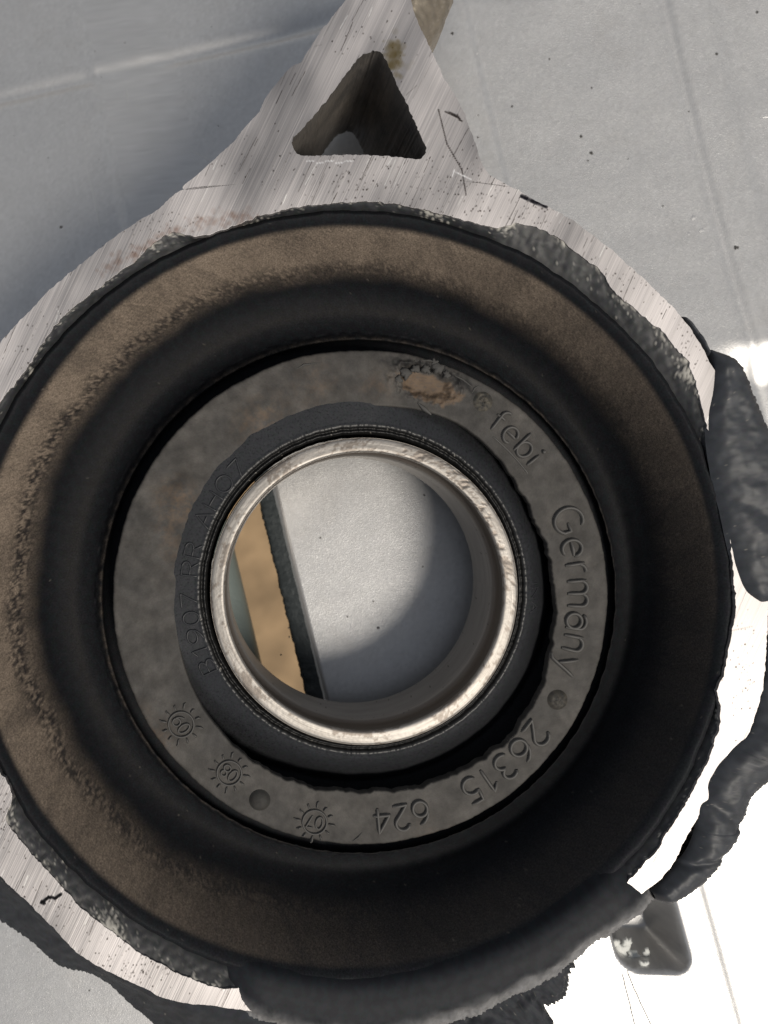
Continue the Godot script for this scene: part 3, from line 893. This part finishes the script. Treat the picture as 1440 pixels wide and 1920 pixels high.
	for r in rows:
		var f := float(r) / (rows - 1)
		for c in n:
			var q := h_in[c]
			var dir := (q - hole_c).normalized()
			var wob := 3.0 * n1.get_noise_2d(q.x * 2.0, q.y * 2.0 + f * 200.0)
			var out := minf(f * 40.0, 1.0) * 1.5 + wob * f
			hp.append(Vector3(q.x + dir.x * out, -400.0 * f - 0.5, q.y + dir.y * out))
			var grime := 0.5 + 0.6 * n1.get_noise_2d(q.x * 2.0 + q.y, f * 300.0) + 0.3 * n3.get_noise_2d(q.x * 2.0, f * 90.0)
			hc.append(Color(0.24, 0.215, 0.19).lerp(Color(0.09, 0.087, 0.087), clampf(grime, 0.0, 1.0)).lerp(Color(0.22, 0.2, 0.17), clampf(0.5 - f * 9.0, 0.0, 0.5)))
	part("hole_wall", grid(hp, hc, rows, n, true, true), M.hole_metal, arm)
	# rough cast flank of the arm beyond the cut
	var f_in := line([740,-160, 762,-80, 770,-5, 779,28, 791,58, 797,68], 60)
	var f_out := line([905,-170, 885,-90, 862,-22, 842,22, 820,55, 801,74], 60)
	part("cast_flank", loft(f_in, f_out, [[0.0, -14], [0.35, -26], [0.7, -60], [1.0, -110], [1.0, -300]], 30, 9.0, 4.0, Color(0.2, 0.175, 0.14), 0.2), M.hole_metal, arm)

func make_lumps(arm: Node3D) -> void:
	var black := Color(0.03, 0.033, 0.039)
	var p := [[0.0, -6], [0.1, 6], [0.3, 17], [0.6, 15], [0.84, 5], [0.96, -12], [1.0, -38], [1.0, -130], [0.98, -290]]
	part("sealant_lump", loft(line([1281,590, 1292,604, 1305,625, 1318,645, 1330,668], 90), line([1288,588, 1304,599, 1322,622, 1336,648, 1344,668], 90), [[0.0, -8], [0.3, -2], [0.6, -6], [1.0, -40], [1.0, -150]], 40, 4.0, 2.0, black, 0.03), M.sealant, arm)
	part("sealant_lump", loft(line([1330,655, 1338,690, 1334,735, 1324,780, 1328,850, 1345,930, 1360,1000, 1375,1060, 1395,1108, 1425,1132], 240),
		line([1350,654, 1380,668, 1402,692, 1422,738, 1446,790, 1480,860, 1500,950, 1500,1050, 1480,1110, 1438,1138], 240), p, 60, 3.0, 4.0, black, 0.012, [[0.62, 0.05, 6, 0.2]]), M.sealant, arm)
	part("sealant_lump", loft(line([1445,1165, 1437,1230, 1426,1290, 1408,1366, 1372,1400, 1345,1432], 160), line([1540,1180, 1540,1280, 1540,1360, 1520,1428, 1470,1462, 1432,1478], 160), p, 50, 2.8, 4.0, black, 0.012, [[0.5, 0.06, 8, 0.3]]), M.sealant, arm)
	part("sealant_lump", loft(line([1385,1385, 1345,1430, 1322,1470, 1308,1512, 1306,1550, 1300,1575], 160), line([1510,1432, 1456,1468, 1424,1492, 1412,1512, 1402,1548, 1384,1582], 160), p, 50, 3.2, 4.0, black, 0.012, [[0.72, 0.07, 9, 0.3]]), M.sealant, arm)
	part("sealant_lump", loft(line([1309,1540, 1294,1586, 1264,1628, 1240,1655, 1225,1672], 150), line([1406,1550, 1382,1592, 1334,1652, 1276,1692, 1240,1700], 150), p, 46, 3.2, 4.0, black, 0.012, [[0.42, 0.05, 7, -0.3]]), M.sealant, arm)
	# smeared skirt of rubber over the bottom of the ring
	var inner := PackedVector2Array()
	for i in 420:
		inner.append(BORE + Vector2.from_angle(deg_to_rad(lerpf(109.0, 42.5, i / 419.0))) * 690.0)
	var skirt := line([392,1878, 440,1915, 500,1945, 580,1975, 680,1990, 790,1968, 870,1940, 915,1925, 975,1893, 1058,1852, 1123,1800, 1176,1764, 1215,1738, 1262,1704, 1280,1672], 420)
	part("rubber_skirt", loft(inner, skirt, [[0.0, -64], [0.1, -33], [0.2, 0], [0.35, 11], [0.5, 13], [0.66, 9], [0.84, -13], [0.93, -34], [1.0, -62], [1.0, -120], [0.97, -280]], 100, 6.0, 7.0, Color(0.0145, 0.016, 0.0195), 0.0, [], 45.0, true), M.torn_rubber, arm)
	# torn flap under the skirt
	part("torn_flap", loft(line([790,1945, 860,1925, 930,1895, 1000,1862, 1060,1832], 200), line([800,2020, 870,2010, 935,2018, 990,2000, 1040,2012, 1078,2010, 1072,1975, 1058,1950, 1094,1935, 1105,1900, 1128,1868], 200), [[0.0, -66], [0.3, -74], [0.7, -88], [1.0, -110], [1.0, -135]], 40, 10.0, 10.0, Color(0.026, 0.028, 0.033), 0.03), M.torn_rubber, arm)
	# rubber squeezed out below the ring, lower left
	part("sealant_lump", loft(line([-90,1530, -40,1585, 0,1643, 50,1690, 100,1740, 150,1790, 200,1820, 260,1850, 320,1876, 400,1890, 500,1912, 620,1925], 300), line([-150,1770, -70,1785, -39,1816, 26,1861, 80,1907, 141,1920, 185,1946, 223,1980, 268,2020, 330,2085, 450,2150, 620,2190], 300), [[-0.08, -8], [0.1, -22], [0.35, -70], [0.7, -125], [0.95, -165], [1.0, -200], [0.98, -290]], 60, 5.0, 5.0, Color(0.024, 0.027, 0.032), 0.01), M.torn_rubber, arm)

# ---------------------------------------------------------------- the panel
const SHEAR := 0.24

func box_dip(p: Vector2, c: Vector2, half: Vector2, corner: float, ramp: float) -> float:
	var q := Vector2(p.x - SHEAR * (p.y - c.y) - c.x, p.y - c.y).abs() - half + Vector2(corner, corner)
	var d := Vector2(maxf(q.x, 0.0), maxf(q.y, 0.0)).length() + minf(maxf(q.x, q.y), 0.0) - corner
	return 1.0 - smoothstep(-ramp * 0.5, ramp * 0.5, d)

func panel_height(p: Vector2) -> float:
	var h := -400.0 + 0.0652 * (p.x - 700.0) + 0.082 * (p.y - 1100.0)
	# pressed crease at the upper left, broken where the strip crosses it
	var d := (p.y - (-124.0 - (p.x - 70.0) * 0.182)) * 0.984
	var strip := smoothstep(60.0, 90.0, p.x - SHEAR * (p.y + 140.0)) * (1.0 - smoothstep(235.0, 265.0, p.x - SHEAR * (p.y + 140.0)))
	h += -11.0 * exp(-pow((d - 8.0) / (24.0 if d < 8.0 else 16.0 + 40.0 * strip), 2.0)) * (1.0 - smoothstep(700.0, 800.0, p.x))
	var xs := p.x - SHEAR * (p.y - 1160.0)
	h += 4.5 * (smoothstep(368.0, 402.0, xs) - smoothstep(520.0, 562.0, xs))
	h += 2.0 * exp(-pow((xs - 390.0) / 16.0, 2.0)) - 2.0 * exp(-pow((xs - 545.0) / 16.0, 2.0))
	# steps on the right-hand part
	h -= 4.0 * smoothstep(1304.0, 1338.0, xs) + 2.2 * exp(-pow((xs - 1322.0) / 11.0, 2.0))
	h += 3.5 * smoothstep(1756.0, 1800.0, xs) - 2.2 * exp(-pow((xs - 1770.0) / 12.0, 2.0))
	h -= 2.5 * smoothstep(1852.0, 1898.0, xs)
	h -= 3.0 * exp(-pow((p.y + 258.0) / 16.0, 2.0)) * smoothstep(960.0, 1000.0, p.x) * (1.0 - smoothstep(1180.0, 1230.0, p.x))
	h -= 130.0 * box_dip(p, Vector2(1342.0, 1878.0), Vector2(62.0, 84.0), 28.0, 36.0)
	h -= (20.0 + 0.2 * (p.x - 1600.0)) * box_dip(p, Vector2(1745.0, 780.0), Vector2(165.0, 150.0), 60.0, 110.0)
	h += 1.1 * n1.get_noise_2d(p.x * 0.35, p.y * 0.35)
	# the sheet falls away at the upper left and sweeps up at the upper right
	var fall := clampf(-((p.x - 480.0) * 0.5 + (p.y - 480.0) * 0.86), 0.0, 900.0)
	h -= 0.00011 * fall * fall * (1.0 - smoothstep(500.0, 900.0, p.x))
	var up := clampf(560.0 - p.y, 0.0, 900.0)
	h += 0.00009 * up * up * smoothstep(600.0, 1000.0, p.x)
	return h

func spaced(near: float, far: float, step: float, out_near: float, out_far: float) -> PackedFloat32Array:
	var q := PackedFloat32Array()
	for k in range(6, 0, -1):
		q.append(near - (near - out_near) * pow(k / 6.0, 2.0))
	var n := int((far - near) / step)
	for i in n + 1:
		q.append(lerpf(near, far, float(i) / n))
	for k in range(1, 7):
		q.append(far + (out_far - far) * pow(k / 6.0, 2.0))
	return q

func make_panel() -> Node3D:
	var panel := thing("body_panel", "silver metallic painted sheet metal panel with pressed creases under the sawn arm", "body panel")
	var left := 408.0
	var right := 600.0
	# columns lean with the pressed lines; two of them are the edges of the slot
	var xs := spaced(-520.0, left, 6.2, -7000.0, left)
	xs.resize(xs.size() - 6)
	var split := xs.size() - 1
	for i in range(1, 7):
		xs.append(lerpf(left, right, i / 6.0))
	var more := spaced(right, 1980.0, 6.2, right, 2350.0)
	for i in range(7, more.size()):
		xs.append(more[i])
	var ys := spaced(-420.0, 2240.0, 6.2, -6500.0, 2500.0)
	var pts := PackedVector3Array()
	var cols := PackedColorArray()
	var skip := PackedByteArray()
	var nr := ys.size()
	var nc := xs.size()
	skip.resize(nr * nc)
	for r in nr:
		for c in nc:
			var p := Vector2(xs[c] + SHEAR * (clampf(ys[r], -800.0, 2500.0) - 1160.0), ys[r])
			pts.append(Vector3(p.x, panel_height(p), p.y))
			var col := Color(0.55, 0.545, 0.54) * (1.0 + 0.035 * rng.randfn() + 0.03 * n1.get_noise_2d(p.x, p.y))
			var fade := smoothstep(0.28, 0.5, n1.get_noise_2d(p.x * 0.7 + 50.0, p.y * 0.7)) * 0.08
			cols.append(col.lerp(Color(0.42, 0.39, 0.35), fade))
			if c >= split and c < split + 6 and ys[r] > 780.0 and ys[r] < 1560.0:
				skip[r * nc + c] = 1
	part("painted_sheet", grid(pts, cols, nr, nc, false, false, skip), M.silver_paint, panel)
	# aprons that carry the panel, out of sight at its far sides
	for side in 2:
		var ap := PackedVector3Array()
		for k in 6:
			for i in 30:
				var f := i / 29.0
				var p := Vector2(lerpf(-7400.0, 1900.0, f), -6500.0) if side == 0 else Vector2(-7400.0, lerpf(-6500.0, 2500.0, f))
				ap.append(Vector3(p.x, lerpf(panel_height(p) if p.x > -7300.0 else -900.0, -9600.0, k / 5.0), p.y))
		part("side_apron", grid(ap, PackedColorArray(), 6, 30, false, side == 1), M.grey_flange, panel)
	# turned-down edges of the slot
	for side in 2:
		var fp := PackedVector3Array()
		var sp := PackedVector3Array()
		var n := 170
		var prof := [[0, 0], [14, -2], [28, -8], [42, -20], [50, -36], [53, -60], [53, -120]] if side == 0 else [[0, 0], [5, -1], [11, -4.5], [16, -11], [19, -20], [20, -40], [20, -90]]
		for q in prof:
			for i in n:
				var y := lerpf(770.0, 1570.0, i / (n - 1.0))
				var x := (left if side == 0 else right) + SHEAR * (y - 1160.0)
				fp.append(Vector3(x + q[0] * (1.0 if side == 0 else -1.0), panel_height(Vector2(x, y)) + q[1], y))
		for q in [[10, -6], [16, -9], [30, -14], [44, -20], [52, -28], [52, -46], [30, -50]]:
			for i in n:
				var y := lerpf(770.0, 1570.0, i / (n - 1.0))
				var x := right + SHEAR * (y - 1160.0)
				var wob := (3.0 * n2.get_noise_2d(y * 0.8, 3.0) + 2.2 * n3.get_noise_2d(y, 40.0)) * (1.0 if q[0] > 40 else 0.3)
				sp.append(Vector3(x - q[0] - wob, panel_height(Vector2(x, y)) + q[1] + wob, y))
		part("turned_edge", grid(fp, PackedColorArray(), 7, n, false, side == 1), M.silver_paint_plain if side == 1 else M.grey_flange, panel)
		if side == 1:
			part("sealing_strip", grid(sp, PackedColorArray(), 7, n, false, true), M.dark_strip, panel)
	# dirt stuck to the paint
	for s in [[13,278,7], [954,-155,6], [1254,92,7], [1278,132,7], [1270,150,4], [1095,18,5], [1559,-89,6], [1648,-182,6], [1602,362,8], [1278,-20,4], [1500,40,4], [1340,520,4], [1060,260,4],
			[700,-330,5], [400,30,3], [560,-40,4], [300,100,4], [120,330,4], [1015,90,4], [1180,-90,4], [1690,2040,4], [1660,1950,4], [1700,1990,4], [1640,2060,3], [880,935,5], [873,1100,4], [770,1240,5], [700,1215,4], [760,1180,4], [640,1035,4], [-10,1980,3], [110,2060,4], [1385,-210,3], [1440,260,4], [1180,330,3]]:
		var q := Vector2(s[0], s[1])
		part("dirt_speck", crumb(Vector3(q.x, panel_height(q) - 0.5, q.y), s[2] * 0.65, s[2] * 0.25), M.grit, panel)
	for k in 60:
		var q := Vector2(rng.randf_range(-200, 1800), rng.randf_range(-350, 2200))
		part("dirt_speck", crumb(Vector3(q.x, panel_height(q) - 0.4, q.y), rng.randf_range(1.0, 2.0), 0.8), M.grit, panel)
	# blisters and scrapes in the paint
	for s in [[104,315,8], [100,300,5], [1010,-110,6], [1024,-118,5], [1000,-60,4], [1008,-40,4], [1512,290,9], [1530,320,8], [1500,330,7], [1520,350,6], [1505,270,6], [60,428,6], [75,440,5], [1610,40,7]]:
		var q := Vector2(s[0], s[1])
		part("paint_blister", crumb(Vector3(q.x, panel_height(q) - 0.8, q.y), s[2], s[2] * 0.11), M.silver_paint_plain, panel)
	for s in [[330,92,370,112,402,134], [1660,60,1685,56,1712,62], [168,-88,170,-60,174,-40], [60,100,95,190,112,300], [70,430,84,446,95,470]]:
		var path := []
		for i in 9:
			var f := i / 8.0
			var q := Vector2(s[0], s[1]).lerp(Vector2(s[2], s[3]), f).lerp(Vector2(s[2], s[3]).lerp(Vector2(s[4], s[5]), f), f)
			path.append(Vector3(q.x, panel_height(q) - 1.2, q.y))
		part("scrape", bar(path, 2.2), M.silver_paint_plain, panel)
	# broken paint at the lower corner of the small recess and the cracks that run from it
	for s in [[1306,1952,16,4], [1318,1936,11,4], [1330,1966,15,4], [1346,1972,12,3], [1362,1958,10,3], [1294,1938,10,3]]:
		var q := Vector2(s[0], s[1])
		part("paint_flake", crumb(Vector3(q.x, maxf(panel_height(q), -330.0), q.y), s[2], s[3]), M.flake_paint, panel)
	for s in [[1300,1975,1320,2030,1352,2096], [1289,1978,1300,2030,1316,2100]]:
		var path := []
		for i in 13:
			var f := i / 12.0
			var q := Vector2(s[0], s[1]).lerp(Vector2(s[2], s[3]), f).lerp(Vector2(s[2], s[3]).lerp(Vector2(s[4], s[5]), f), f) + Vector2(1.5 * n2.get_noise_2d(f * 300.0, s[0]), 0)
			path.append(Vector3(q.x, panel_height(q), q.y))
		part("crack", bar(path, 1.5), M.crack, panel)
	return panel

func _ready() -> void:
	rng.seed = 2631
	# ---- camera: straight down over the sawn face, lens shifted towards the bushing
	var cam := Camera3D.new()
	cam.name = "camera"
	add_child(cam)
	cam.position = P(440, 900, 1700)
	cam.rotation_degrees = Vector3(-90, 0, 0)
	var near := 0.01
	cam.set_frustum(near * 1920.0 / 1700.0, Vector2(near * 280.0 / 1700.0, near * -60.0 / 1700.0), near, 400.0)
	var lens := CameraAttributesPhysical.new()
	lens.frustum_near = near
	lens.frustum_far = 400.0
	lens.frustum_focal_length = 50.0
	lens.frustum_focus_distance = 0.109
	lens.exposure_aperture = 45.0
	cam.attributes = lens
	cam.set_frustum(near * 1920.0 / 1700.0, Vector2(near * 280.0 / 1700.0, near * -60.0 / 1700.0), near, 400.0)
	cam.current = true
	# ---- sky, sun and exposure
	var env := Environment.new()
	var sky := Sky.new()
	var pm := ProceduralSkyMaterial.new()
	pm.sky_top_color = Color(0.52, 0.545, 0.59)
	pm.sky_horizon_color = Color(0.86, 0.87, 0.88)
	pm.sky_curve = 0.35
	pm.ground_horizon_color = Color(0.6, 0.52, 0.42)
	pm.ground_bottom_color = Color(0.45, 0.36, 0.26)
	pm.energy_multiplier = 0.42
	sky.sky_material = pm
	env.background_mode = Environment.BG_SKY
	env.sky = sky
	env.tonemap_mode = Environment.TONE_MAPPER_LINEAR
	env.tonemap_exposure = 1.9
	env.sdfgi_enabled = true
	env.ssao_enabled = true
	env.ssil_enabled = true
	var we := WorldEnvironment.new()
	we.name = "world_environment"
	we.environment = env
	add_child(we)
	var sun := DirectionalLight3D.new()
	sun.name = "sun"
	sun.light_energy = 0.5
	sun.light_color = Color(1.0, 0.97, 0.925)
	sun.light_angular_distance = 18.0
	sun.shadow_enabled = true
	add_child(sun)
	var zenith := deg_to_rad(28.0)
	var towards := Vector3(sin(zenith) * 0.68, cos(zenith), sin(zenith) * 0.733)
	sun.look_at_from_position(towards, Vector3.ZERO, Vector3.FORWARD)
	# ---- materials
	n1 = make_noise(1, 0.008, 3)
	n2 = make_noise(2, 0.04, 3)
	n3 = make_noise(3, 0.13, 2)
	make_materials()
	var plain: StandardMaterial3D = M.silver_paint.duplicate()
	plain.vertex_color_use_as_albedo = false
	plain.albedo_color = Color(0.55, 0.545, 0.54).linear_to_srgb()
	M.silver_paint_plain = plain
	make_face_material()
	# ---- the setting: sandy ground far below the panel
	var sand := MeshInstance3D.new()
	sand.name = "sandy_ground"
	var plane := PlaneMesh.new()
	plane.size = Vector2(300, 300)
	sand.mesh = plane
	sand.material_override = M.sand
	sand.position = Vector3(0, -9600.0 * U, 0)
	sand.set_meta("kind", "structure")
	sand.set_meta("label", "pale brown sandy ground seen through the gap inside the steel sleeve")
	add_child(sand)
	make_panel()
	# ---- the arm and its bushing
	var arm := thing("suspension_arm", "sawn-off aluminium suspension arm end with black rubber bushing and steel sleeve", "suspension arm")
	make_casting(arm)
	make_funnel(arm)
	make_edge_sealant(arm)
	make_ring(arm)
	make_seal(arm)
	make_sleeve(arm)
	make_lumps(arm)
